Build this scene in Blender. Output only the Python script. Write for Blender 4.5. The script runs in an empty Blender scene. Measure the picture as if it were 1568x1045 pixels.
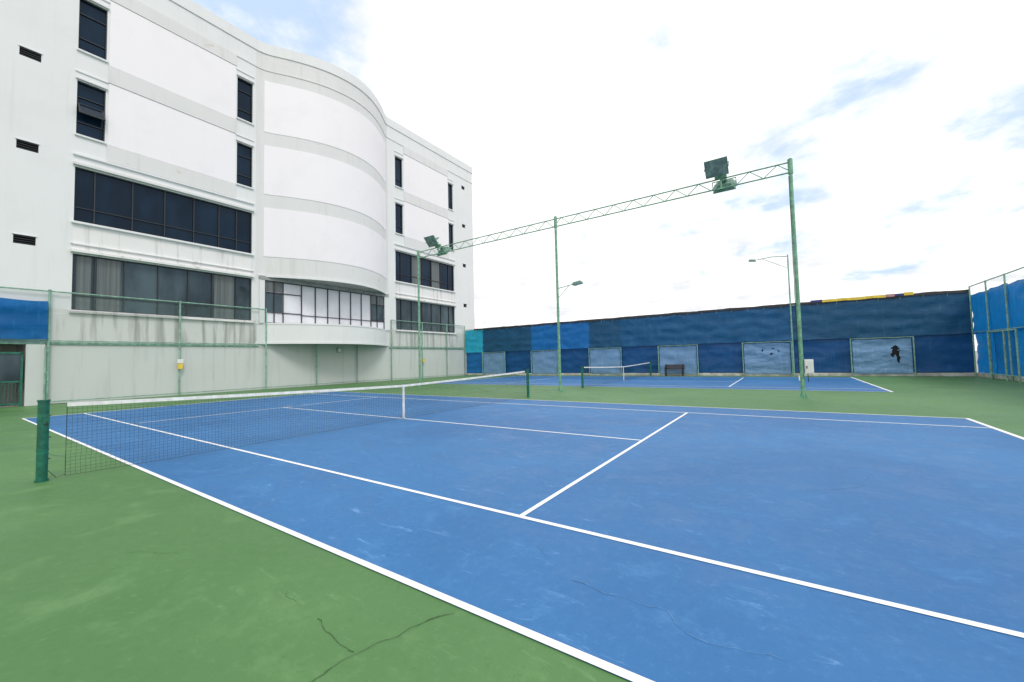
import bpy, math, random
from mathutils import Vector, Matrix, noise
random.seed(7)
scene=bpy.context.scene
COL=scene.collection

# ------------------------------------------------------------------ materials
def new_mat(name):
    m=bpy.data.materials.new(name); m.use_nodes=True
    nt=m.node_tree; b=nt.nodes["Principled BSDF"]
    return m,nt,b
def mixrgb(nt,fac,a,b,bt='MIX'):
    n=nt.nodes.new("ShaderNodeMix"); n.data_type='RGBA'; n.blend_type=bt
    for s,v in ((0,fac),(6,a),(7,b)):
        if hasattr(v,'links'): nt.links.new(v,n.inputs[s])
        elif s==0: n.inputs[0].default_value=v
        else: n.inputs[s].default_value=(*v,1)
    return n.outputs[2]
def math_(nt,op,a,b=None,c=None,clamp=False):
    n=nt.nodes.new("ShaderNodeMath"); n.operation=op; n.use_clamp=clamp
    for i,v in enumerate((a,b,c)):
        if v is None: continue
        if hasattr(v,'links'): nt.links.new(v,n.inputs[i])
        else: n.inputs[i].default_value=v
    return n.outputs[0]
def remap(nt,v,a,b,c=0.,d=1.):
    n=nt.nodes.new("ShaderNodeMapRange"); n.clamp=True; n.interpolation_type='SMOOTHSTEP'
    nt.links.new(v,n.inputs[0])
    for i,q in enumerate((a,b,c,d)): n.inputs[i+1].default_value=q
    return n.outputs[0]
def coords(nt,scale=(1,1,1)):
    g=nt.nodes.new("ShaderNodeNewGeometry")
    m=nt.nodes.new("ShaderNodeMapping"); m.inputs['Scale'].default_value=scale
    nt.links.new(g.outputs['Position'],m.inputs[0]); return m.outputs[0]
def noi(nt,vec,scale,detail=4,rough=.55,dist=0.):
    n=nt.nodes.new("ShaderNodeTexNoise"); n.inputs['Scale'].default_value=scale
    n.inputs['Detail'].default_value=detail; n.inputs['Roughness'].default_value=rough
    n.inputs['Distortion'].default_value=dist
    nt.links.new(vec,n.inputs['Vector']); return n.outputs['Fac']
def bump(nt,b,h,s=.2,d=.02):
    n=nt.nodes.new("ShaderNodeBump"); n.inputs['Strength'].default_value=s; n.inputs['Distance'].default_value=d
    nt.links.new(h,n.inputs['Height']); nt.links.new(n.outputs[0],b.inputs['Normal'])
def L(nt,a,b): nt.links.new(a,b)

def wall_mat(name,base,dark,streak=.5,rough=.8,lo=.52,hi=.75,stain=None):
    m,nt,b=new_mat(name)
    s=noi(nt,coords(nt,(2.2,2.2,.16)),1.3,4,.6,.3)
    p=noi(nt,coords(nt),.55,3,.6)
    f=math_(nt,'MULTIPLY',remap(nt,s,lo,hi),streak)
    c=mixrgb(nt,f,base,dark)
    c=mixrgb(nt,math_(nt,'MULTIPLY',remap(nt,p,.45,.75),.25),c,tuple(x*.86 for x in base))
    if stain:
        q=noi(nt,coords(nt,(1,.8,1.6)),.9,5,.65)
        c=mixrgb(nt,math_(nt,'MULTIPLY',remap(nt,q,.66,.71),.6),c,stain)
    L(nt,c,b.inputs['Base Color']); b.inputs['Roughness'].default_value=rough
    return m
def plain(name,col,rough=.5,metal=0.,var=.15,scale=3.,bs=0,stretch=(1,1,1)):
    m,nt,b=new_mat(name)
    n=noi(nt,coords(nt,stretch),scale,3,.6)
    c=mixrgb(nt,remap(nt,n,.35,.7),tuple(x*(1-var) for x in col),tuple(min(1,x*(1+var)) for x in col))
    L(nt,c,b.inputs['Base Color']); b.inputs['Roughness'].default_value=rough; b.inputs['Metallic'].default_value=metal
    if bs: bump(nt,b,n,bs,.01)
    return m

def court_mat(name,base,light,dark,seed,scuff):
    m,nt,b=new_mat(name)
    P=coords(nt)
    off=nt.nodes.new("ShaderNodeVectorMath"); off.operation='ADD'; off.inputs[1].default_value=(seed,seed*1.7,0)
    L(nt,P,off.inputs[0]); P=off.outputs[0]
    n1=noi(nt,P,.22,3,.6,.4); n2=noi(nt,P,1.5,8,.76,.3); n3=noi(nt,P,13,4,.8); n4=noi(nt,P,95,1,.7)
    c=mixrgb(nt,remap(nt,n1,.35,.68),dark,base)
    c=mixrgb(nt,math_(nt,'MULTIPLY',remap(nt,n2,.5,.70),.6),c,light)
    c=mixrgb(nt,math_(nt,'MULTIPLY',remap(nt,n2,.48,.30),.6),c,dark)
    c=mixrgb(nt,math_(nt,'MULTIPLY',remap(nt,n3,.52,.76),.5),c,light)
    c=mixrgb(nt,math_(nt,'MULTIPLY',remap(nt,n3,.46,.25),.55),c,tuple(x*.78 for x in dark))
    mp=nt.nodes.new("ShaderNodeMapping"); mp.inputs['Rotation'].default_value=(0,0,.7); mp.inputs['Scale'].default_value=(1,3.5,1)
    L(nt,P,mp.inputs[0])
    sc=noi(nt,mp.outputs[0],2.6,7,.75,1.0)
    msk=remap(nt,n1,.40,.56)
    c=mixrgb(nt,math_(nt,'MULTIPLY',math_(nt,'MULTIPLY',remap(nt,sc,.58,.68),msk),scuff),c,tuple(min(1,x*1.2+.05) for x in light))
    c=mixrgb(nt,math_(nt,'MULTIPLY',remap(nt,n4,.3,.75),.28),c,dark)
    L(nt,c,b.inputs['Base Color'])
    L(nt,remap(nt,n2,.3,.7,.42,.68),b.inputs['Roughness'])
    b.inputs['Specular IOR Level'].default_value=.4
    return m

M={}
M['green']=court_mat("green_acrylic",(.092,.214,.070),(.138,.265,.108),(.064,.168,.052),3.3,.35)
M['blue']=court_mat("blue_acrylic",(.029,.158,.385),(.080,.230,.465),(.019,.122,.320),11.2,.65)
def line_mat():
    m,nt,b=new_mat("white_line_paint")
    n=noi(nt,coords(nt),7,5,.7)
    c=mixrgb(nt,math_(nt,'MULTIPLY',remap(nt,n,.50,.72),.5),(.80,.81,.82),(.42,.53,.64))
    L(nt,c,b.inputs['Base Color']); b.inputs['Roughness'].default_value=.6
    return m
M['line']=line_mat()
M['crackd']=plain("moss_filled_crack",(.050,.105,.040),.9,0,.4,20)
M['crackl']=plain("repaired_crack",(.10,.235,.43),.8,0,.3,20)
M['wall']=wall_mat("painted_render",(.71,.725,.73),(.56,.57,.565),.3)
M['band']=wall_mat("grey_render_band",(.665,.67,.67),(.55,.545,.52),.5,stain=(.52,.46,.37))
M['panel']=wall_mat("white_panel",(.81,.79,.82),(.73,.71,.72),.18,.6)
M['span']=wall_mat("white_spandrel",(.75,.75,.745),(.42,.42,.40),.7,.8,.5,.72)
M['stain']=wall_mat("stained_concrete",(.64,.65,.63),(.27,.27,.25),.8,.85,.45,.7)
M['lower']=wall_mat("grey_green_wall",(.54,.575,.565),(.40,.425,.41),.6)
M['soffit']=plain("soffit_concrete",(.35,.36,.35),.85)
M['roofm']=plain("roof_concrete",(.35,.35,.34),.9)
def glass(name,base,r=.06,var=.5,sp=.5):
    m,nt,b=new_mat(name)
    n=noi(nt,coords(nt,(1,.6,.25)),1.2,3)
    c=mixrgb(nt,remap(nt,n,.35,.7),tuple(x*(1-var) for x in base),tuple(x*(1+var) for x in base))
    L(nt,c,b.inputs['Base Color']); b.inputs['Roughness'].default_value=r
    b.inputs['Specular IOR Level'].default_value=sp
    b.inputs['Specular Tint'].default_value=(.55,.75,1,1)
    bump(nt,b,noi(nt,coords(nt),.7,1),.04,.05)
    return m
M['glassd']=glass("dark_tinted_glass",(.006,.015,.030),.06,.4,.28)
M['glassg']=glass("green_grey_glass",(.046,.066,.072),.06,.5,.45)
M['blind']=plain("white_blind_behind_glass",(.74,.75,.80),.25,0,.06,1.)
M['curt']=plain("grey_curtain",(.10,.122,.125),.3,0,.3,1.,0,(1,9,.12))
M['frame']=plain("dark_window_frame",(.022,.026,.032),.45)
M['hole']=plain("near_black_opening",(.01,.01,.011),.8)  # near-black for openings; also stands in for dark depth behind tears
M['gpaint']=plain("green_painted_steel",(.165,.36,.235),.5,0,.25,6)
M['gpaint2']=plain("pale_green_fence_steel",(.22,.40,.31),.5,0,.25,5)
M['gpost']=plain("net_post_green",(.010,.13,.085),.35,0,.3,8)
M['netm']=plain("net_cord",(.018,.035,.035),.8)
M['band_w']=plain("white_net_band",(.70,.71,.70),.7,0,.12,6)
M['lampg']=plain("floodlight_housing_green",(.15,.27,.225),.5,0,.25,5)
M['lglass']=plain("floodlight_glass",(.20,.27,.26),.15,0,.3,5)
M['white']=plain("white_enamel_box",(.72,.73,.72),.4,0,.06)
M['yellow']=plain("yellow_sign",(.75,.55,.06),.5)
M['black']=plain("black_plastic",(.02,.02,.022),.6)
M['brown']=plain("bench_brown",(.06,.045,.045),.6)
M['conc']=plain("kerb_concrete",(.50,.50,.46),.9,0,.25,2.,.2)
M['outer']=plain("outer_concrete",(.3,.3,.29),.9)
def tarp(name,base,light,trans=.35,rough=.45):
    m,nt,b=new_mat(name)
    n=noi(nt,coords(nt,(1,1,2.4)),.8,4,.62,.5); n2=noi(nt,coords(nt,(3,3,.5)),2.0,3,.6)
    c=mixrgb(nt,remap(nt,n,.36,.72),tuple(x*.84 for x in base),base)
    c=mixrgb(nt,math_(nt,'MULTIPLY',remap(nt,n2,.52,.75),.4),c,light)
    L(nt,c,b.inputs['Base Color']); b.inputs['Roughness'].default_value=rough
    b.inputs['Specular IOR Level'].default_value=.35
    w=noi(nt,coords(nt,(1,1,2.0)),2.6,4,.6,.5); bump(nt,b,w,.3,.06)
    if trans:
        t=nt.nodes.new("ShaderNodeBsdfTranslucent"); L(nt,c,t.inputs[0])
        mx=nt.nodes.new("ShaderNodeMixShader"); mx.inputs[0].default_value=trans
        L(nt,b.outputs[0],mx.inputs[1]); L(nt,t.outputs[0],mx.inputs[2]); L(nt,mx.outputs[0],nt.nodes["Material Output"].inputs[0])
    return m
M['t1']=tarp("navy_tarpaulin",(.008,.098,.235),(.03,.15,.30),0)
M['t2']=tarp("blue_tarpaulin",(.005,.080,.240),(.02,.13,.33),0)
M['t3']=tarp("bright_blue_tarpaulin",(.006,.17,.48),(.03,.26,.6),.45)
M['t4']=tarp("faded_blue_tarpaulin",(.17,.32,.52),(.30,.45,.62),0)
M['t5']=tarp("cyan_tarpaulin",(.02,.40,.60),(.10,.55,.70),0)
M['t6']=tarp("dark_teal_tarpaulin",(.009,.085,.185),(.03,.13,.24),0)
M['t7']=tarp("mid_blue_tarpaulin",(.006,.13,.38),(.02,.2,.5),.4)
M['t8']=tarp("azure_tarpaulin",(.006,.15,.44),(.02,.22,.52),0)
def meshmat(name,col,cell,w):
    m,nt,b=new_mat(name)
    b.inputs['Base Color'].default_value=(*col,1); b.inputs['Roughness'].default_value=.5
    g=nt.nodes.new("ShaderNodeNewGeometry"); s=nt.nodes.new("ShaderNodeSeparateXYZ"); L(nt,g.outputs['Position'],s.inputs[0])
    h=math_(nt,'ADD',s.outputs[0],s.outputs[1])
    u=math_(nt,'ADD',h,s.outputs[2]); v=math_(nt,'SUBTRACT',h,s.outputs[2])
    def ln(q): 
        f=math_(nt,'FRACT',math_(nt,'DIVIDE',q,cell)); return math_(nt,'LESS_THAN',f,w)
    a=math_(nt,'MAXIMUM',ln(u),ln(v)); L(nt,a,b.inputs['Alpha'])
    return m
M['chain']=meshmat("chain_link_wire",(.22,.33,.30),.07,.05)

# ------------------------------------------------------------------ mesh helper
class MB:
    def __init__(s): s.v=[];s.f=[];s.m=[];s.mats=[]
    def mi(s,k):
        if k not in s.mats: s.mats.append(k)
        return s.mats.index(k)
    def face(s,pts,k):
        n=len(s.v); s.v+= [tuple(p) for p in pts]; s.f.append(tuple(range(n,n+len(pts)))); s.m.append(s.mi(k))
    def box(s,x0,x1,y0,y1,z0,z1,k):
        n=len(s.v)
        s.v+=[(x,y,z) for x in (x0,x1) for y in (y0,y1) for z in (z0,z1)]
        for f in ((0,1,3,2),(4,6,7,5),(0,4,5,1),(2,3,7,6),(0,2,6,4),(1,5,7,3)):
            s.f.append(tuple(n+i for i in f)); s.m.append(s.mi(k))
    def obox(s,mat4,dx,dy,dz,k,taper=1.):
        n=len(s.v)
        for x in (-1,1):
            for y in (-1,1):
                for z in (-1,1):
                    t=taper if z>0 else 1
                    s.v.append(tuple(mat4@Vector((x*dx/2*t,y*dy/2*t,z*dz/2))))
        for f in ((0,1,3,2),(4,6,7,5),(0,4,5,1),(2,3,7,6),(0,2,6,4),(1,5,7,3)):
            s.f.append(tuple(n+i for i in f)); s.m.append(s.mi(k))
    def tube(s,pts,r,k,n=8,caps=True,r1=None):
        pts=[Vector(p) for p in pts]; base=len(s.v); c=len(pts)
        for i,p in enumerate(pts):
            d=(pts[min(i+1,c-1)]-pts[max(i-1,0)]).normalized()
            a=Vector((0,0,1)) if abs(d.z)<.9 else Vector((1,0,0))
            e=d.cross(a).normalized(); g=d.cross(e)
            rr=r if r1 is None else r+(r1-r)*i/(c-1)
            for j in range(n):
                t=2*math.pi*j/n; s.v.append(tuple(p+e*rr*math.cos(t)+g*rr*math.sin(t)))
        for i in range(c-1):
            for j in range(n):
                q=(j+1)%n
                s.f.append((base+i*n+j,base+i*n+q,base+(i+1)*n+q,base+(i+1)*n+j)); s.m.append(s.mi(k))
        if caps:
            s.f.append(tuple(base+j for j in range(n))); s.m.append(s.mi(k))
            s.f.append(tuple(base+(c-1)*n+j for j in reversed(range(n)))); s.m.append(s.mi(k))
    def obj(s,name,parent=None,smooth=False,bevel=0):
        me=bpy.data.meshes.new(name); me.from_pydata(s.v,[],s.f); me.update()
        for k in s.mats: me.materials.append(M[k])
        me.polygons.foreach_set("material_index",s.m)
        o=bpy.data.objects.new(name,me); COL.objects.link(o)
        if smooth:
            me.polygons.foreach_set("use_smooth",[True]*len(me.polygons))
            me.set_sharp_from_angle(angle=math.radians(35))
        if bevel:
            b=o.modifiers.new("bevel",'BEVEL'); b.width=bevel; b.segments=2; b.limit_method='ANGLE'
        if parent: o.parent=parent
        return o
def empty(name,loc=(0,0,0)):
    e=bpy.data.objects.new(name,None); COL.objects.link(e); e.empty_display_size=.3
    return e

# ------------------------------------------------------------------ ground + courts
b=MB(); b.box(-400,400,-400,400,-.6,-.02,'outer'); b.obj("ground")
b=MB(); b.face([(-19.3,-20,0),(17.6,-20,0),(17.6,30.9,0),(-19.3,30.9,0)],'green'); b.obj("green_court_surround")

def court(y0):
    e=empty("tennis_court")
    b=MB(); b.face([(-11.885,y0,.004),(11.885,y0,.004),(11.885,y0+10.97,.004),(-11.885,y0+10.97,.004)],'blue'); b.obj("blue_surface",e)
    b=MB(); z=.008
    def r(xa,xb,ya,yb): b.face([(xa,ya,z),(xb,ya,z),(xb,yb,z),(xa,yb,z)],'line')
    w=.055; X=11.885; 
    r(-X,X,y0-.0,y0+w); r(-X,X,y0+10.97-w,y0+10.97)
    for s in (-1,1):
        r(min(s*X,s*(X-.08)),max(s*X,s*(X-.08)),y0+w,y0+10.97-w)
        r(s*6.4-w/2,s*6.4+w/2,y0+1.37+w,y0+9.6-w)
    for ya in (y0+1.37,y0+9.6-w):
        r(-X+.08,X-.08,ya,ya+w)
    yc=y0+5.485
    r(-6.4+w/2,6.4-w/2,yc-w/2,yc+w/2)
    for s in (-1,1): r(min(s*(X-.08),s*(X-.2)),max(s*(X-.08),s*(X-.2)),yc-w/2,yc+w/2)
    b.obj("court_lines",e)
    return e
c1=court(0.); court(18.1)
def crack(pts,w,k,z,seed,name,parent,gap=.0):
    b=MB(); P=[]
    for i in range(len(pts)-1):
        a,c=Vector(pts[i]).to_3d(),Vector(pts[i+1]).to_3d(); n=max(4,int((c-a).length/.035))
        for j in range(n): P.append(a.lerp(c,j/n))
    P.append(Vector(pts[-1]).to_3d())
    Q=[p+Vector((noise.noise(p*7+Vector((seed,0,0))),noise.noise(p*7+Vector((0,seed,5))),0))*.045+Vector((noise.noise(p*30),noise.noise(p*30+Vector((9,9,9))),0))*.012 for p in P]
    for i in range(len(Q)-1):
        if noise.noise(P[i]*3+Vector((seed,3,3)))<-.25+gap: continue
        d=(Q[i+1]-Q[i]).normalized(); t=Vector((-d.y,d.x,0))
        w0=w*(.35+abs(noise.noise(P[i]*12+Vector((0,0,seed))))*2.2); w1=w*(.35+abs(noise.noise(P[i+1]*12+Vector((0,0,seed))))*2.2)
        b.face([(*(Q[i]-t*w0).xy,z),(*(Q[i+1]-t*w1).xy,z),(*(Q[i+1]+t*w1).xy,z),(*(Q[i]+t*w0).xy,z)],k)
    b.obj(name,parent)
sur=bpy.data.objects["green_court_surround"]
crack([(5.73,-.48),(6.34,-.56),(6.65,-.60)],.0022,'crackd',.004,1,"crack",sur,.08)
crack([(6.60,-.95),(6.65,-.60),(6.72,-.33),(6.85,-.04)],.0024,'crackd',.004,2,"crack",sur,.05)
crack([(4.0,-.9),(4.5,-.62),(4.9,-.85)],.0015,'crackd',.004,3,"crack",sur,.2)
crack([(6.49,1.29),(6.98,.87),(7.18,.65),(7.46,.63),(7.9,.62),(8.1,.475),(8.52,.52)],.0018,'crackl',.0082,4,"crack",c1,.18)
crack([(8.2,3.2),(9.2,4.0),(9.6,5.4),(11,6.2)],.003,'crackl',.0082,8,"crack",c1,.15)

# ------------------------------------------------------------------ nets
def net(y0,near=True):
    e=empty("tennis_net")
    ya,yb=y0-.914,y0+11.884; yc=y0+5.485
    def H(y):
        t=abs(y-yc)/(yb-yc); return .914+(1.07-.914)*t-.012*math.sin(math.pi*min(1,t))
    def dx(y,z): return .05*noise.noise(Vector((y*.6,z*.8,y0)))*(1-z)*1.3
    for yy in (ya,yb):
        p=MB()
        p.tube([(0,yy,0),(0,yy,1.10)],.057,'gpost',20)
        p.tube([(0,yy,1.10),(0,yy,1.125)],.064,'gpost',20)
        p.tube([(0,yy,0),(0,yy,.03)],.070,'gpost',20)
        p.tube([(0,yy,.84),(0,yy,.87)],.062,'gpost',20); p.tube([(0,yy,.42),(0,yy,.44)],.061,'gpost',20)
        s=1 if yy==ya else -1
        if yy==ya:
            p.obox(Matrix.Translation((.05,yy+.02,.86)),.06,.06,.13,'gpost')
            p.tube([(.06,yy+.02,.82),(.12,yy+.02,.82),(.12,yy+.02,.76)],.007,'black',8)
        for zz in (.3,.6,.9): p.tube([(0,yy+s*.05,zz),(0,yy+s*.075,zz)],.008,'black',6)
        p.obj("net_post",e,True)
    n0,n1=ya+.22,yb-.22
    m=MB()
    step=.052 if near else .08
    cnt=int((n1-n0)/step); rows=20 if near else 12
    rad=.0015 if near else .0018
    for i in range(cnt+1):
        y=n0+(n1-n0)*i/cnt; h=H(y)-.04
        m.tube([(dx(y,h*t),y+.012*noise.noise(Vector((y*2,t*3,1))),.02+(h-.02)*t) for t in (0,.2,.4,.6,.8,1)],rad,'netm',3,False)
    seg=100
    for j in range(rows+1):
        t=j/rows
        m.tube([(dx(y,(H(y)-.04)*t),y,.02+(H(y)-.06)*t+.01*noise.noise(Vector((y*1.3,j*.7,4)))) for y in [n0+(n1-n0)*k/seg for k in range(seg+1)]],rad*(2. if j in (0,) else 1),'netm',3,False)
    for a,c in ((n0,ya),(n1,yb)):
        m.tube([(0,a,.3),(0,(a+c)/2,.33),(0,c,.42)],.002,'netm',4)
        m.tube([(0,a,.05),(.03,a+(c-a)*.4,.02),(0,c,.22)],.004,'netm',4)
        m.tube([(0,a,.03),(0,a,H(a))],.0028,'netm',4)
    m.obj("net_mesh",e)
    c=MB()
    ys=[n0+(n1-n0)*k/80 for k in range(81)]
    for sx in (-1,1):
        for k in range(80):
            y,y2=ys[k],ys[k+1]
            c.face([(sx*.011,y,H(y)-.055),(sx*.011,y2,H(y2)-.055),(sx*.006,y2,H(y2)),(sx*.006,y,H(y))],'band_w')
    for k in range(80):
        y,y2=ys[k],ys[k+1]
        c.face([(-.006,y,H(y)),(.006,y,H(y)),(.006,y2,H(y2)),(-.006,y2,H(y2))],'band_w')
    c.obj("net_headband",e)
    c=MB(); c.tube([(0,ya,1.06),(0,n0,H(n0)-.005)],.004,'black',6); c.tube([(0,yb,1.06),(0,n1,H(n1)-.005)],.004,'black',6)
    c.obj("net_cable",e)
    c=MB(); c.box(-.016,.016,yc-.028,yc+.028,.0,.918,'band_w'); c.obj("centre_strap",e)
net(0.); net(18.1,False)

# ------------------------------------------------------------------ building
XF=-19.3
bld=empty("white_office_building")
def facade(y0,y1,z0,z1,ops,matf,name,depth=.28):
    b=MB()
    ys=sorted([q for q in {y0,y1,*[o[0] for o in ops],*[o[1] for o in ops],2.1,9.9} if y0<=q<=y1])
    zs=sorted({z0,z1,*[o[2] for o in ops],*[o[3] for o in ops]})
    for i in range(len(ys)-1):
        for j in range(len(zs)-1):
            cy,cz=(ys[i]+ys[i+1])/2,(zs[j]+zs[j+1])/2
            if any(o[0]<cy<o[1] and o[2]<cz<o[3] for o in ops): continue
            b.face([(XF,ys[i],zs[j]),(XF,ys[i+1],zs[j]),(XF,ys[i+1],zs[j+1]),(XF,ys[i],zs[j+1])],matf(cy,cz))
    d=XF-depth
    for (a,c,l,h) in ops:
        b.face([(XF,a,l),(d,a,l),(d,a,h),(XF,a,h)],'wall'); b.face([(XF,c,l),(XF,c,h),(d,c,h),(d,c,l)],'wall')
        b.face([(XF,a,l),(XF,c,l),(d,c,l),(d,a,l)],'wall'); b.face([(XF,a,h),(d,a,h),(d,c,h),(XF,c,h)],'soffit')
    return b.obj(name,bld)
def window(a,c,l,h,cols,trans,gk,name="window",fr=.04,depth=.14,blinds=()):
    x=XF-depth; b=MB()
    b.face([(x-.04,a,l),(x-.04,c,l),(x-.04,c,h),(x-.04,a,h)],gk)
    b.box(x-.05,x+.04,a,c,l,l+fr,'frame'); b.box(x-.05,x+.04,a,c,h-fr,h,'frame')
    b.box(x-.052,x+.038,a,a+fr,l+fr,h-fr,'frame'); b.box(x-.052,x+.038,c-fr,c,l+fr,h-fr,'frame')
    for f in cols:
        y=a+(c-a)*f; b.box(x-.03,x+.035,y-fr*.55,y+fr*.55,l+fr,h-fr,'frame')
    for t in trans: b.box(x-.03,x+.028,a+fr,c-fr,t-fr*.45,t+fr*.45,'frame')
    for (f0,f1,k) in blinds:
        b.face([(x-.036,a+(c-a)*f0,l+fr),(x-.036,a+(c-a)*f1,l+fr),(x-.036,a+(c-a)*f1,h-fr),(x-.036,a+(c-a)*f0,h-fr)],k)
    return b.obj(name,bld)
Z1=(4.4,7.1); Z2=(8.7,11.35); Z3=(13.0,15.65); Z4=(17.25,19.9)
opsL=[(2.1,9.9,*Z1),(2.1,9.9,*Z2)]
opsR=[(21.4,29.0,*Z1),(21.4,29.0,*Z2)]
for Z in (Z3,Z4):
    opsL+=[(2.1,3.1,*Z),(9.0,9.9,*Z)]; opsR+=[(21.45,22.3,*Z),(28.3,29.0,*Z)]
ventsL=[(.3,.95,z-.2,z+.2) for z in (7.4,11.7,16.0,20.3)]; ventsR=[(30.4,30.9,z-.18,z+.18) for z in (7.4,11.7,16.0,20.2)]
def mf(y,z):
    if z<2.8: return 'lower'
    if z<4.4: return 'stain'
    if (2.1<y<9.9 or 21.4<y<29) and (7.1<z<8.7): return 'span'
    return 'wall'
facade(-30,1.3,2.8,23,ventsL,lambda y,z:'wall',"facade_left_end")
def facade_split(y0,y1,ops,name):
    b=facade(y0,y1,2.8,23,ops,mf,name)
    q=MB(); q.face([(XF,y0,0),(XF,y1,0),(XF,y1,2.8),(XF,y0,2.8)],'lower'); q.obj(name+"_base",bld)
facade_split(1.3,10.3,opsL,"facade_left")
facade_split(20.6,32.2,opsR+ventsR,"facade_right")
b=MB(); b.face([(XF,10.3,0),(XF,20.6,0),(XF,20.6,3.0),(XF,10.3,3.0)],'lower'); b.obj("wall_below_bay",bld)
b=MB()
for (a,c,l,h) in ventsL+ventsR:
    b.face([(XF-.2,a,l),(XF-.2,c,l),(XF-.2,c,h),(XF-.2,a,h)],'hole')
    for k in range(4):
        z=l+(h-l)*(k+.5)/4; b.box(XF-.15,XF-.03,a+.01,c-.01,z-.012,z+.012,'frame')
    b.box(XF-.005,XF+.04,a-.04,c+.04,h+.003,h+.04,'wall')
b.obj("vents",bld)
window(2.1,9.9,*Z2,[.09,.27,.44,.61,.77,.89],[Z2[0]+.7],'glassd')
window(2.1,9.9,*Z1,[.10,.235,.41,.58,.73,.89],[Z1[0]+.72],'glassg',blinds=[(.02,.085,'curt'),(.11,.22,'curt'),(.745,.88,'curt')])
window(21.4,29.0,*Z2,[.09,.25,.42,.58,.75,.9],[Z2[0]+.7],'glassd',blinds=[(.27,.41,'curt'),(.6,.74,'curt')])
window(21.4,29.0,*Z1,[.09,.25,.42,.58,.75,.9],[Z1[0]+.7],'glassg')
for Z in (Z3,Z4):
    window(2.1,3.1,*Z,[],[Z[0]+.65,Z[1]-.75],'glassd')
    window(9.0,9.9,*Z,[],[Z[0]+.65,Z[1]-.75],'glassd')
    window(21.45,22.3,*Z,[],[Z[0]+.65],'glassd'); window(28.3,29.0,*Z,[],[Z[0]+.65],'glassd')
b=MB(); T=Matrix.Translation((XF+.14,2.6,14.25))@Matrix.Rotation(math.radians(-32),4,'Y')
b.obox(T,.03,.9,.62,'glassd')
for s in (-1,1):
    b.obox(T@Matrix.Translation((.0,s*.43,0)),.05,.05,.68,'frame'); b.obox(T@Matrix.Translation((0,0,s*.32)),.051,.9,.05,'frame')
b.obj("open_sash",bld)
b=MB()
for (a,c) in ((2.1,9.9),(21.4,29.0)):
    b.box(XF-.05,XF+.16,a-.08,c+.08,11.42,11.56,'band'); b.box(XF-.05,XF+.10,a-.08,c+.08,11.9,12.0,'wall')
    b.box(XF-.05,XF+.14,a-.08,c+.08,8.56,8.66,'wall')
    b.box(XF-.05,XF+.20,a-.08,c+.08,7.16,7.30,'span'); b.box(XF-.05,XF+.09,a-.08,c+.08,7.55,7.62,'span')
    b.box(XF-.05,XF+.16,a-.08,c+.08,4.24,4.36,'span')
for (a,c) in ((2.1,3.1),(9.0,9.9),(21.45,22.3),(28.3,29.0)):
    for Z in (Z3,Z4):
        b.box(XF-.05,XF+.10,a-.05,c+.05,Z[1]+.05,Z[1]+.13,'band'); b.box(XF-.05,XF+.09,a-.05,c+.05,Z[0]-.12,Z[0]-.03,'wall')
        b.box(XF-.05,XF+.05,a-.07,c+.07,Z[1]+.42,Z[1]+.5,'wall')
b.box(XF-.05,XF+.05,-30,10.3,2.72,2.84,'gpaint2')
b.box(XF-.05,XF+.05,20.6,32.2,2.72,2.84,'gpaint2')
for (a,c) in ((1.35,10.25),(20.65,32.1)): b.box(XF-.05,XF+.012,a,c,2.85,4.2,'stain')
b.obj("ledges",bld,bevel=.012)
b=MB()
for (a,c) in ((3.2,8.92),(22.45,28.2)):
    for (l,h) in ((12.9,16.1),(17.05,20.5)): b.box(XF-.05,XF+.022,a,c,l,h,'panel')
    for (l,h) in ((12.03,12.88),(16.12,17.03),(20.52,21.2)): b.box(XF-.05,XF+.05,a-.02,c+.02,l,h,'band')
b.obj("facade_panels",bld,bevel=.01)
prof=[(10.1,0),(10.35,.03),(10.65,.12),(11.0,.30),(11.6,.70),(12.2,1.06),(13,1.48),(14,1.86),(15,2.07),(15.8,2.12),(16.6,2.05),(17.6,1.78),(18.5,1.36),(19.3,.86),(19.9,.42),(20.4,.06),(20.62,0)]
def interp(y):
    for i in range(len(prof)-1):
        if prof[i][0]<=y<=prof[i+1][0]:
            p0=prof[max(i-1,0)];p1=prof[i];p2=prof[i+1];p3=prof[min(i+2,len(prof)-1)]
            t=(y-p1[0])/(p2[0]-p1[0])
            m1=(p2[1]-p0[1])/(p2[0]-p0[0])*(p2[0]-p1[0]); m2=(p3[1]-p1[1])/(p3[0]-p1[0])*(p2[0]-p1[0])
            return max(0,(2*t**3-3*t*t+1)*p1[1]+(t**3-2*t*t+t)*m1+(-2*t**3+3*t*t)*p2[1]+(t**3-t*t)*m2)
    return 0
def strip(b,ya,yb,z0,z1,off,k,n=56,closed=True):
    ys=[ya+(yb-ya)*i/n for i in range(n+1)]
    for i in range(n):
        a,c=ys[i],ys[i+1]; xa,xc=XF+interp(a)+off,XF+interp(c)+off
        b.face([(xa,a,z0),(xc,c,z0),(xc,c,z1),(xa,a,z1)],k)
        if closed:
            b.face([(xa,a,z1),(xc,c,z1),(xc-off-.03,c,z1),(xa-off-.03,a,z1)],k)
            b.face([(xa,a,z0),(xa-off-.03,a,z0),(xc-off-.03,c,z0),(xc,c,z0)],k)
    for y in (ya,yb):
        x=XF+interp(y); b.face([(x-.03,y,z0),(x+off,y,z0),(x+off,y,z1),(x-.03,y,z1)],k)
b=MB()
strip(b,10.1,20.62,7.35,23.0,0.,'band',closed=False)
for (l,h) in ((8.65,11.9),(12.8,16.1),(17.0,20.5)): strip(b,10.55,20.3,l,h,.025,'panel')
strip(b,10.3,20.5,7.3,7.45,.05,'wall')
for (l,h) in ((3.0,4.25),): strip(b,10.1,20.62,l,h,0.,'wall',closed=False)
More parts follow.
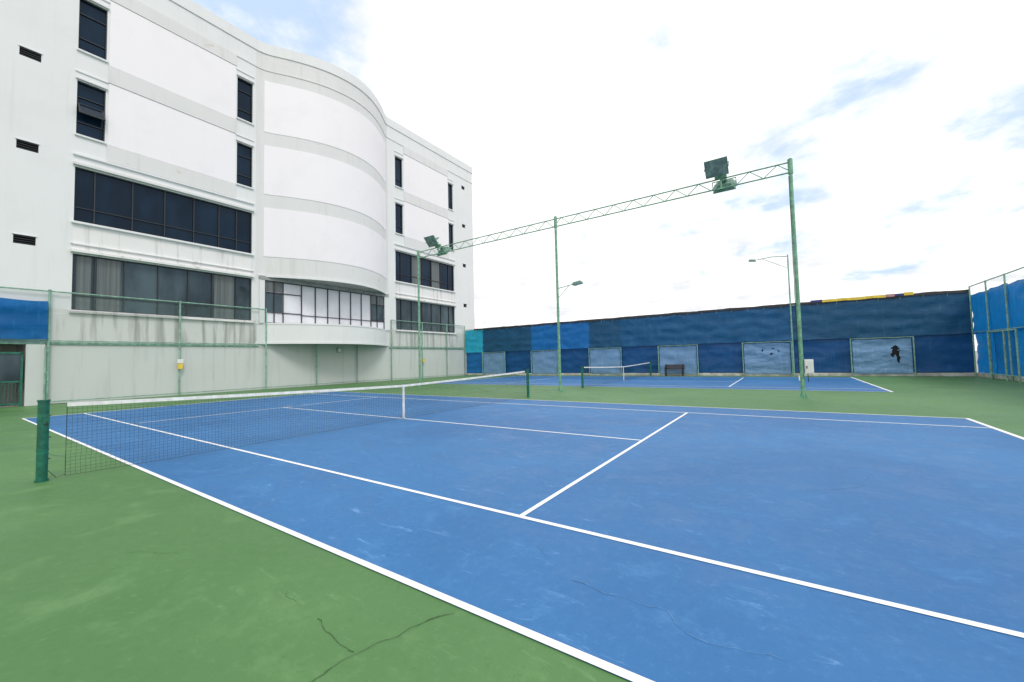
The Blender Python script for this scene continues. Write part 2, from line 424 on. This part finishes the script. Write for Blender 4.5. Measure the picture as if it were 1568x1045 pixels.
strip(b,10.1,20.62,2.92,3.06,.04,'wall'); strip(b,10.1,20.62,4.2,4.3,.03,'wall')
ys=[10.1+(20.62-10.1)*i/56 for i in range(57)]
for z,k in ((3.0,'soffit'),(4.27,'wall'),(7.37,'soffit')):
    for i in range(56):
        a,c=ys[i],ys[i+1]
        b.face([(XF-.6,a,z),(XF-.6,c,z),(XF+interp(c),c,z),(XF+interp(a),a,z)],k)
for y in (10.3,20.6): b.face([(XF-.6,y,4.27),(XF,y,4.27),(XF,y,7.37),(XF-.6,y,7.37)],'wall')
b.obj("curved_bay",bld,True)
b=MB(); x=XF+.12; ya,yb,zl,zh=10.62,20.05,4.28,7.1
b.face([(x-.03,ya,zl),(x-.03,yb,zl),(x-.03,yb,zh),(x-.03,ya,zh)],'blind')
b.box(x-.02,x+.05,ya,yb,zl,zl+.06,'frame'); b.box(x-.02,x+.05,ya,yb,zh-.06,zh,'frame')
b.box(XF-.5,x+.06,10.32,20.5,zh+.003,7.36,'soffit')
cols=[10.62,11.75,13.0,14.0,14.95,15.9,16.85,17.8,18.7,20.0]
for y in cols: b.box(x-.022,x+.045,y-.024+.02,y+.024+.02,zl+.06,zh-.06,'frame')
b.box(x-.018,x+.035,ya,13.,4.99,5.04,'frame'); b.box(x-.018,x+.035,ya,13.,6.3,6.35,'frame')
b.box(x-.018,x+.035,13.,yb,4.93,4.975,'frame')
for (a,c) in ((10.66,11.73),(18.75,19.98)):
    b.face([(x-.02,a,5.06),(x-.02,c,5.06),(x-.02,c,6.3),(x-.02,a,6.3)],'glassg')
    b.face([(x-.02,a,6.38),(x-.02,c,6.38),(x-.02,c,zh-.07),(x-.02,a,zh-.07)],'curt')
b.box(x-.017,x+.04,18.7,yb,5.0,5.06,'frame'); b.box(x-.017,x+.04,18.7,yb,6.3,6.36,'frame'); b.box(x-.016,x+.04,19.3,19.35,zl,zh,'frame')
b.box(x-.016,x+.04,11.17,11.22,zl,zh,'frame')
b.box(XF-.4,x+.03,10.3,10.62,zl,zh,'wall'); b.box(XF-.4,x+.03,20.05,20.6,zl,zh,'wall')
b.obj("bay_window",bld)
b=MB()
strip(b,10.1,20.62,22.35,23.05,.06,'wall'); strip(b,10.1,20.62,21.2,21.28,.04,'band')
b.box(XF-.3,XF+.06,-30,10.1,22.35,23.05,'wall'); b.box(XF-.3,XF+.06,20.62,32.26,22.35,23.05,'wall')
b.box(XF-.05,XF+.04,-30,10.1,21.2,21.28,'band'); b.box(XF-.05,XF+.04,20.62,32.2,21.2,21.28,'band')
b.obj("parapet",bld)
b=MB()
b.face([(XF,32.2,0),(XF-16,32.2,0),(XF-16,32.2,23),(XF,32.2,23)],'wall')
b.face([(XF-16,-30,0),(XF-16,32.2,0),(XF-16,32.2,23),(XF-16,-30,23)],'wall')
b.face([(XF,-30,0),(XF,-30,23),(XF-16,-30,23),(XF-16,-30,0)],'wall')
b.face([(XF-.3,-30,22.2),(XF-.3,32.2,22.2),(XF-16,32.2,22.2),(XF-16,-30,22.2)],'roofm')
for i in range(56):
    a,c=ys[i],ys[i+1]; b.face([(XF-.3,a,22.2),(XF-.3,c,22.2),(XF+interp(c),c,22.2),(XF+interp(a),a,22.2)],'roofm')
b.obj("roof_and_end_walls",bld)
b=MB()
b.tube([(XF+.02,15.9,2.55),(XF+.14,15.9,2.55)],.19,'gpaint2',20); b.tube([(XF+.14,15.9,2.55),(XF+.16,15.9,2.55)],.15,'white',20)
b.obj("wall_fan",bld,True)

# ------------------------------------------------------------------ left fence along the building
e=empty("chain_link_fence"); b=MB(); xf=XF+.16
for y in (-7,-3,1.4,6.2,10.7):
    b.tube([(xf,y,0),(xf,y,5.2)],.045,'gpaint2',10); b.tube([(xf,y,5.2),(xf,y,5.24)],.055,'gpaint2',10)
for y in (20.75,24.3,27.6,30.3):
    b.tube([(xf,y,0),(xf,y,5.2)],.045,'gpaint2',10)
for y in (14.1,17.4): b.tube([(xf,y,0),(xf,y,2.95)],.045,'gpaint2',10)
for (a,c) in ((-9,10.7),(20.75,30.3)):
    for z in (5.17,): b.tube([(xf,a,z),(xf,c,z)],.03,'gpaint2',8)
    b.tube([(xf,a,2.9),(xf,c,2.9)],.025,'gpaint2',8)
b.tube([(xf,1.4,.12),(xf,30.3,.12)],.022,'gpaint2',8)
b.obj("posts_and_rails",e,True)
b=MB()
b.face([(xf,-9,2.9),(xf,10.7,2.9),(xf,10.7,5.17),(xf,-9,5.17)],'chain'); b.face([(xf,20.75,2.9),(xf,30.3,2.9),(xf,30.3,5.17),(xf,20.75,5.17)],'chain')
b.obj("wire_mesh",e)
e=empty("fence_plaques"); b=MB()  # small plaque on one post and a sign on another, as boxes
b.box(xf+.05,xf+.13,6.1,6.32,1.45,1.75,'yellow'); b.box(xf+.05,xf+.15,6.08,6.34,1.76,1.98,'white')
b.box(xf+.05,xf+.13,24.25,24.5,1.5,1.8,'yellow'); b.obj("box",e,bevel=.01)

# ------------------------------------------------------------------ tarps
def tarp_sheet(b,o,u,w,h,k,amp=.05,holes=(),seed=0,sag=.04,res=9):
    o=Vector(o);u=Vector(u); nrm=u.cross(Vector((0,0,1)))
    nu=max(6,int(w*res)); nz=max(5,int(h*res*.8))
    base=len(b.v); s0=o.dot(u)
    for j in range(nz+1):
        for i in range(nu+1):
            s,t=i/nu,j/nz
            W=s0+s*w; Z=o.z+t*h
            q=Vector((W*.9,Z*1.9,nrm.x*7+nrm.y*3))
            d=amp*(noise.noise(q)+.5*noise.noise(q*2.6)+.3*noise.noise(q*6))
            d+=amp*.5*math.sin(Z*9+2.5*noise.noise(Vector((W*.7,3,Z))))*(.5+.5*noise.noise(Vector((W,2,0))))
            edge=0
            if j==nz: edge=-sag*abs(math.sin(W*math.pi/1.4))*(.5+abs(noise.noise(Vector((W*.4,seed,0)))))
            if j==0: edge=sag*.7*noise.noise(Vector((W*1.2,seed,9)))
            b.v.append(tuple(o+u*(s*w)+nrm*d+Vector((0,0,t*h+edge))))
    for j in range(nz):
        for i in range(nu):
            s,t=(i+.5)/nu*w,(j+.5)/nz*h
            if any(((s-hs)/rs)**2+((t-ht)/rt)**2<1+1.2*noise.noise(Vector((s*9,t*9,seed))) for hs,ht,rs,rt in holes): continue
            a=base+j*(nu+1)+i
            b.f.append((a,a+1,a+nu+2,a+nu+1)); b.m.append(b.mi(k))

YB=30.4
e=empty("windscreen_fence")
b=MB()
posts=[-19.1,-16.8,-14.0,-11.0,-8.2,-5.2,-2.4,.55,3.35,6.25,9.05,12.05,14.85,17.2]
for i in range(len(posts)-1):
    a,c=posts[i],posts[i+1]; w=c-a
    door=(i%2==1)
    up='t6' if a<-11.5 else ('t8' if a<-5.5 else ('t1' if i not in (5,10,11,12) else 't6'))
    if i==0: up='t5'
    tarp_sheet(b,(a-.04,YB,2.35),(1,0,0),w+.08,2.36,up,.05,seed=i+1,sag=.05)
    lo='t2' if i else 't8'
    tarp_sheet(b,(a-.02,YB+.10,.24),(1,0,0),w+.04,2.25,lo,.05,seed=i+20)
    if door:
        h=()
        if abs(a-12.05)<.1: h=((1.95,1.35,.17,.30),(2.05,.9,.07,.3),(1.82,1.1,.10,.12))
        if abs(a-6.25)<.1: h=((1.1,1.55,.06,.09),(1.6,1.35,.09,.07),(1.7,1.7,.05,.08),(2.0,1.5,.05,.05))
        tarp_sheet(b,(a+.08,YB-.08,.16),(1,0,0),w-.16,2.08,'t4',.045,seed=i+40,holes=h,res=26 if h else 9)
b.obj("tarpaulins",e,True)
b=MB(); b.face([(-19.2,YB+.26,0),(17.3,YB+.26,0),(17.3,YB+.26,4.6),(-19.2,YB+.26,4.6)],'hole'); b.obj("added_dark_sheet",e)  # added near-black sheet, makes gaps and tears in the tarps read dark
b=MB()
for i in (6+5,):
    a=posts[i]; b.face([(a+1.6,YB-.0,.5),(a+2.4,YB-.0,.5),(a+2.4,YB-.0,2.0),(a+1.6,YB-.0,2.0)],'hole')  # darkness behind the torn door tarp, painted as a near-black quad
b.obj("tear_dark_patch",e)
b=MB()
for i,x in enumerate(posts):
    b.tube([(x,YB+.19,0),(x,YB+.19,4.78)],.035,'gpaint2',8)
    if 0<i<len(posts)-1:
        b.tube([(x,YB-.13,0),(x,YB-.13,2.32)],.034,'gpaint2',8)
for z in (4.74,): b.tube([(-19.1,YB+.04,z),(17.2,YB+.04,z)],.03,'gpaint2',8)
for i in range(1,len(posts)-1,2): b.tube([(posts[i],YB-.13,2.29),(posts[i+1],YB-.13,2.29)],.022,'gpaint2',8)
b.obj("posts_and_rails",e,True)
b=MB()
n=160; 
for i in range(n):
    xa=-17.9+(17.2+17.9)*i/n; xb=-17.9+(17.2+17.9)*(i+1)/n
    def zt(x): return 4.80+.05*noise.noise(Vector((x*.8,2,0)))+.02*noise.noise(Vector((x*4,2,0)))
    def zl(x): return 4.64+.06*noise.noise(Vector((x*.9,7,0)))
    b.face([(xa,YB-.06,zl(xa)),(xb,YB-.06,zl(xb)),(xb,YB-.04,zt(xb)),(xa,YB-.04,zt(xa))],'black')
b.obj("top_hem",e)
b=MB()
for i in range(36):
    x=-17.6+i*.97; b.tube([(x,YB-.07,4.5),(x+.02,YB-.09,4.66)],.010,'gpaint2',5)
b.obj("ties",e)
b=MB()
b.box(-19.2,17.3,YB-.05,YB+.3,0,.2,'conc'); b.obj("kerb",e,bevel=.02)
e=empty("advertising_banner"); b=MB()
def bstrip(xa,xb,z0,z1,k):
    n=12
    for i in range(n):
        p=xa+(xb-xa)*i/n; q=xa+(xb-xa)*(i+1)/n
        f=lambda x:.03*noise.noise(Vector((x*1.4,5,0)))
        b.face([(p,YB-.09,z0+f(p)),(q,YB-.09,z0+f(q)),(q,YB-.09,z1+f(q)*.6),(p,YB-.09,z1+f(p)*.6)],k)
M['navy']=plain("banner_navy",(.03,.04,.16),.5); M['red']=plain("banner_pink",(.45,.25,.22),.5)
bstrip(10.2,10.8,4.72,4.88,'navy'); bstrip(10.8,13.8,4.70,4.86,'yellow'); bstrip(13.8,14.2,4.72,4.88,'red'); bstrip(14.2,14.6,4.72,4.86,'navy'); bstrip(14.6,15.0,4.72,4.9,'yellow')
b.obj("banner_cloth",e)

XR=17.3
e=empty("windscreen_fence"); b=MB()
seg=[30.5,28.2,26.1,24.0,21.9,19.8,17.7,15,12,9]
for i in range(len(seg)-1):
    a,c=seg[i],seg[i+1]
    tarp_sheet(b,(XR,a+.03,2.3),(0,-1,0),a-c+.06,2.2+.04*(i%2),'t3',.05,seed=70+i,sag=.07)
    tarp_sheet(b,(XR+.08,a+.03,.2),(0,-1,0),a-c+.06,2.25,'t7' if i%2 else 't3',.05,seed=90+i)
b.obj("tarpaulins",e,True)
b=MB()
for y in [30.3]+seg[1:]:
    b.tube([(XR-.09,y,0),(XR-.09,y,4.95)],.035,'gpaint2',8)
b.tube([(XR-.09,30.3,4.92),(XR-.09,9,4.92)],.03,'gpaint2',8); b.tube([(XR-.11,30.3,2.4),(XR-.11,9,2.4)],.02,'gpaint2',8)
for y in (27.9,26.2,25.0):
    b.tube([(XR-.22,y,0),(XR-.22,y,2.35)],.04,'gpaint2',8)
b.tube([(XR-.22,27.9,2.32),(XR-.22,25.0,2.32)],.035,'gpaint2',8); b.tube([(XR-.22,27.9,.25),(XR-.22,25.0,.25)],.03,'gpaint2',8)
b.obj("posts_and_rails",e,True)
b=MB(); b.face([(XR-.09,30.3,4.3),(XR-.09,9,4.3),(XR-.09,9,4.92),(XR-.09,30.3,4.92)],'chain'); b.obj("wire_mesh",e)
b=MB(); b.box(XR-.05,XR+.3,8,30.3,0,.22,'conc'); b.obj("kerb",e,bevel=.02)

e=empty("entrance_gate"); 
b=MB(); tarp_sheet(b,(XF+.28,-9,2.95),(0,1,0),10.35,1.75,'t3',.06,seed=5,sag=.05)
b.obj("tarpaulin",e,True)
b=MB()
x0=XF+.1
b.box(XF-.2,XF+.2,.75,1.3,0,2.72,'lower')
b.tube([(XF+.3,1.3,0),(XF+.3,1.3,2.6)],.03,'gpaint2',8)
b.box(XF-3.,XF-2.9,-9,.75,0,2.8,'lower'); b.face([(XF-3,-9,.004),(XF,-9,.004),(XF,.75,.004),(XF-3,.75,.004)],'conc')
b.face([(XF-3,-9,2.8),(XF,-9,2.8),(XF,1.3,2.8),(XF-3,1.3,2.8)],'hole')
b.face([(XF-3,.74,0),(XF-.2,.74,0),(XF-.2,.74,2.8),(XF-3,.74,2.8)],'soffit')
b.obj("entrance_recess",e)
b=MB()
for y in (.65,-.35,-1.35,-2.4): b.box(x0-.03,x0+.03,y-.035,y+.035,0,2.35,'gpost')
b.box(x0-.03,x0+.03,-8,.68,2.3,2.38,'gpost'); b.box(x0-.032,x0+.032,-8,.68,1.05,1.12,'gpost'); b.box(x0-.032,x0+.032,-8,.68,.08,.15,'gpost')
for k in range(30): 
    y=.6-k*.1; b.box(x0-.008,x0+.008,y-.008,y+.008,.15,1.05,'gpost')
b.face([(x0-.01,-8,1.12),(x0-.01,.65,1.12),(x0-.01,.65,2.3),(x0-.01,-8,2.3)],'glassg')
b.obj("gate_frame",e)

# ------------------------------------------------------------------ light gantry
YP=14.71
g=empty("floodlight_gantry")
PX=(-9.25,0.,9.08)
b=MB()
for x in PX:
    b.tube([(x,YP,0),(x,YP,8.2)],.062,'gpaint',14,r1=.055)
    b.box(x-.14,x+.14,YP-.14,YP+.14,.0,.02,'gpaint')
    for s in ((1,0),(-1,0),(0,1),(0,-1)):
        b.face([(x+s[0]*.05,YP+s[1]*.05,.02),(x+s[0]*.13,YP+s[1]*.13,.02),(x+s[0]*.05,YP+s[1]*.05,.2)],'gpaint')
b.obj("poles",g,True)
b=MB(); zt,zb=8.08,7.72
xa,xb=PX[0]-.1,PX[2]+.05
b.tube([(xa,YP,zt),(xb,YP,zt)],.026,'gpaint',8); b.tube([(xa,YP,zb),(xb,YP,zb)],.026,'gpaint',8)
n=44
for i in range(n):
    p=xa+(xb-xa)*i/n; q=xa+(xb-xa)*(i+1)/n
    if i%2==0: b.tube([(p,YP,zb),(q,YP,zt)],.014,'gpaint',6)
    else: b.tube([(p,YP,zt),(q,YP,zb)],.014,'gpaint',6)
for x in PX: b.tube([(x,YP,zb-.05),(x,YP,zt+.1)],.075,'gpaint',12)
b.obj("truss",g,True)
def flood(parent,c,yaw,tilt,w=.62,h=.5,name="floodlight"):
    b=MB()
    T=Matrix.Translation(c)@Matrix.Rotation(yaw,4,'Z')@Matrix.Rotation(tilt,4,'X')
    b.obox(T,w,h,.20,'lampg',.62)
    b.obox(T@Matrix.Translation((0,0,-.115)),w+.04,h+.04,.03,'lampg')
    b.obox(T@Matrix.Translation((0,0,-.133)),w-.04,h-.04,.01,'lglass')
    b.obox(T@Matrix.Translation((0,0,.15)),.2,.16,.12,'lampg')
    for s in (-1,1): b.obox(T@Matrix.Translation((s*(w/2+.035),0,-.01)),.02,.05,.34,'gpaint')
    b.obox(T@Matrix.Translation((0,0,.17)),w+.09,.05,.02,'gpaint')
    b.obj(name,parent,bevel=.008)
for x in (6.95,-7.6):
    flood(g,(x-.08,YP-.38,8.42),0,math.radians(-48),.72,.60)
    flood(g,(x+.08,YP+.35,7.98),0,math.radians(48),.72,.60)
    b=MB()
    b.tube([(x,YP-.35,8.2),(x,YP+.35,8.2)],.03,'gpaint',8); b.box(x-.2,x+.2,YP-.05,YP+.05,8.08,8.24,'gpaint'); b.box(x-.12,x+.12,YP-.12,YP+.12,7.66,7.7,'gpaint')
    b.tube([(x,YP,7.6),(x,YP,8.4)],.03,'gpaint',8)
    b.obj("lamp_bracket",g)
def head(parent,c,yaw):
    b=MB(); T=Matrix.Translation(c)@Matrix.Rotation(yaw,4,'Z')@Matrix.Rotation(math.radians(-8),4,'Y')
    b.obox(T,.46,.30,.12,'lampg',.8); b.obox(T@Matrix.Translation((0,0,-.068)),.40,.25,.016,'white')
    b.obj("lamp_head",parent,bevel=.01)
b=MB(); b.tube([(0,YP,4.78),(.85,YP,4.9)],.018,'gpaint',8); b.tube([(0,YP,4.3),(.6,YP,4.86)],.012,'gpaint',8); b.obj("lamp_arm",g,True)
head(g,(1.02,YP,4.92),0)
e=empty("electrical_box"); b=MB()
b.box(9.16,9.40,YP-.10,YP+.06,.82,1.3,'white'); b.box(9.18,9.38,YP-.115,YP-.10,.85,1.27,'white'); b.box(9.20,9.23,YP-.125,YP-.115,1.0,1.08,'black')
b.tube([(9.24,YP,.55),(9.24,YP,.82)],.012,'black',6); b.tube([(9.0,YP,.82),(9.0,YP,1.6),(9.02,YP,7.6)],.01,'black',6)
b.box(8.98,9.02,YP-.08,YP,.6,.75,'white')
b.obj("box",e)
e=empty("street_lamp"); b=MB()
x=9.12;y=YB-.35
b.tube([(x,y,0),(x,y,8.0)],.05,'gpaint2',10,r1=.04); b.tube([(x,y,7.9),(x-.9,y,8.0),(x-1.75,y,7.93)],.025,'gpaint2',8); b.tube([(x,y,7.1),(x-1.4,y,7.93)],.015,'gpaint2',8)
b.box(x-.12,x+.12,y-.12,y+.12,0,.02,'gpaint2')
b.obj("pole",e,True); head(e,(x-2.0,y,7.93),math.pi)

e=empty("park_bench"); b=MB()
bx0,bx1,by=1.05,2.45,YB-.75
for k in range(3): b.box(bx0,bx1,by-.02+k*.14,by+.10+k*.14,.43,.46,'brown')
for k in range(3): b.box(bx0,bx1,by+.42,by+.45,.52+k*.12,.62+k*.12,'brown')
for x in (bx0+.1,bx1-.1):
    b.box(x-.03,x+.03,by,by+.05,0,.43,'black'); b.box(x-.03,x+.03,by+.38,by+.42,0,.88,'black'); b.box(x-.028,x+.028,by+.05,by+.38,.38,.428,'black')
    b.box(x-.03,x+.03,by-.02,by+.38,.62,.65,'black'); b.box(x-.029,x+.029,by,by+.04,.462,.618,'black')
b.obj("bench",e)

# ------------------------------------------------------------------ world
w=bpy.data.worlds.new("World"); scene.world=w; w.use_nodes=True
nt=w.node_tree; bg=nt.nodes["Background"]
sky=nt.nodes.new("ShaderNodeTexSky"); sky.sky_type='NISHITA'; sky.sun_disc=False
sun_el,sun_az=math.radians(50),math.radians(115)
sky.sun_elevation=sun_el; sky.sun_rotation=sun_az; sky.air_density=1.; sky.dust_density=1.
tc=nt.nodes.new("ShaderNodeTexCoord"); sp=nt.nodes.new("ShaderNodeSeparateXYZ"); L(nt,tc.outputs['Generated'],sp.inputs[0])
zz=math_(nt,'ADD',math_(nt,'MAXIMUM',sp.outputs[2],0.),.22)
cb=nt.nodes.new("ShaderNodeCombineXYZ"); L(nt,math_(nt,'DIVIDE',sp.outputs[0],zz),cb.inputs[0]); L(nt,math_(nt,'DIVIDE',sp.outputs[1],zz),cb.inputs[1])
n1=noi(nt,cb.outputs[0],2.1,8,.60,.15)
def blob(d,c0,c1,amp):
    dp=nt.nodes.new("ShaderNodeVectorMath"); dp.operation='DOT_PRODUCT'; dp.inputs[1].default_value=d
    L(nt,tc.outputs['Generated'],dp.inputs[0])
    return remap(nt,dp.outputs['Value'],c0,c1,0,amp)
bias=blob((-.752,.280,.598),.955,.995,.24)
for a in (blob((.263,.888,.378),.92,.985,.12),blob((-.176,.802,.571),.985,.999,.12),blob((-.10,.95,.296),.97,.998,.08),blob((.36,.80,.48),.95,.99,.04)):
    bias=math_(nt,'ADD',bias,a)
f=remap(nt,math_(nt,'ADD',n1,bias),.58,.78)
shade=noi(nt,cb.outputs[0],3.2,7,.62,.2)
low=remap(nt,sp.outputs[2],.0,.5,1.,.6)
cloud=mixrgb(nt,math_(nt,'MULTIPLY',remap(nt,shade,.46,.66),low),(12.6,12.6,12.6),(8.9,9.1,9.45))
blue=mixrgb(nt,.82,sky.outputs[0],(5.8,8.0,11.2))
L(nt,mixrgb(nt,math_(nt,'MULTIPLY',f,.85),cloud,blue),bg.inputs['Color']); bg.inputs['Strength'].default_value=.1

s=bpy.data.lights.new("sun",'SUN'); s.energy=1.5; s.angle=math.radians(18); s.color=(1,.96,.9)
so=bpy.data.objects.new("sun",s); COL.objects.link(so)
d=Vector((math.sin(sun_az)*math.cos(sun_el),math.cos(sun_az)*math.cos(sun_el),math.sin(sun_el)))
so.rotation_euler=d.to_track_quat('Z','Y').to_euler(); so.location=(0,0,40)

# ------------------------------------------------------------------ camera
cam=bpy.data.cameras.new("camera"); co=bpy.data.objects.new("camera",cam); COL.objects.link(co)
a,p,r=.5934,.0461,-.024
F=Vector((-math.sin(a)*math.cos(p),math.cos(a)*math.cos(p),math.sin(p)))
R0=F.cross(Vector((0,0,1))).normalized(); U0=R0.cross(F)
R=R0*math.cos(r)+U0*math.sin(r); U=U0*math.cos(r)-R0*math.sin(r)
m=Matrix((R,U,-F)).transposed().to_4x4(); m.translation=(8.5867,-1.9145,1.5302)
co.matrix_world=m
cam.sensor_width=36; cam.lens=614.2/1568*36; cam.clip_end=2000; cam.clip_start=.05
scene.camera=co
scene.view_settings.view_transform='Standard'; scene.view_settings.look='None'; scene.view_settings.exposure=0
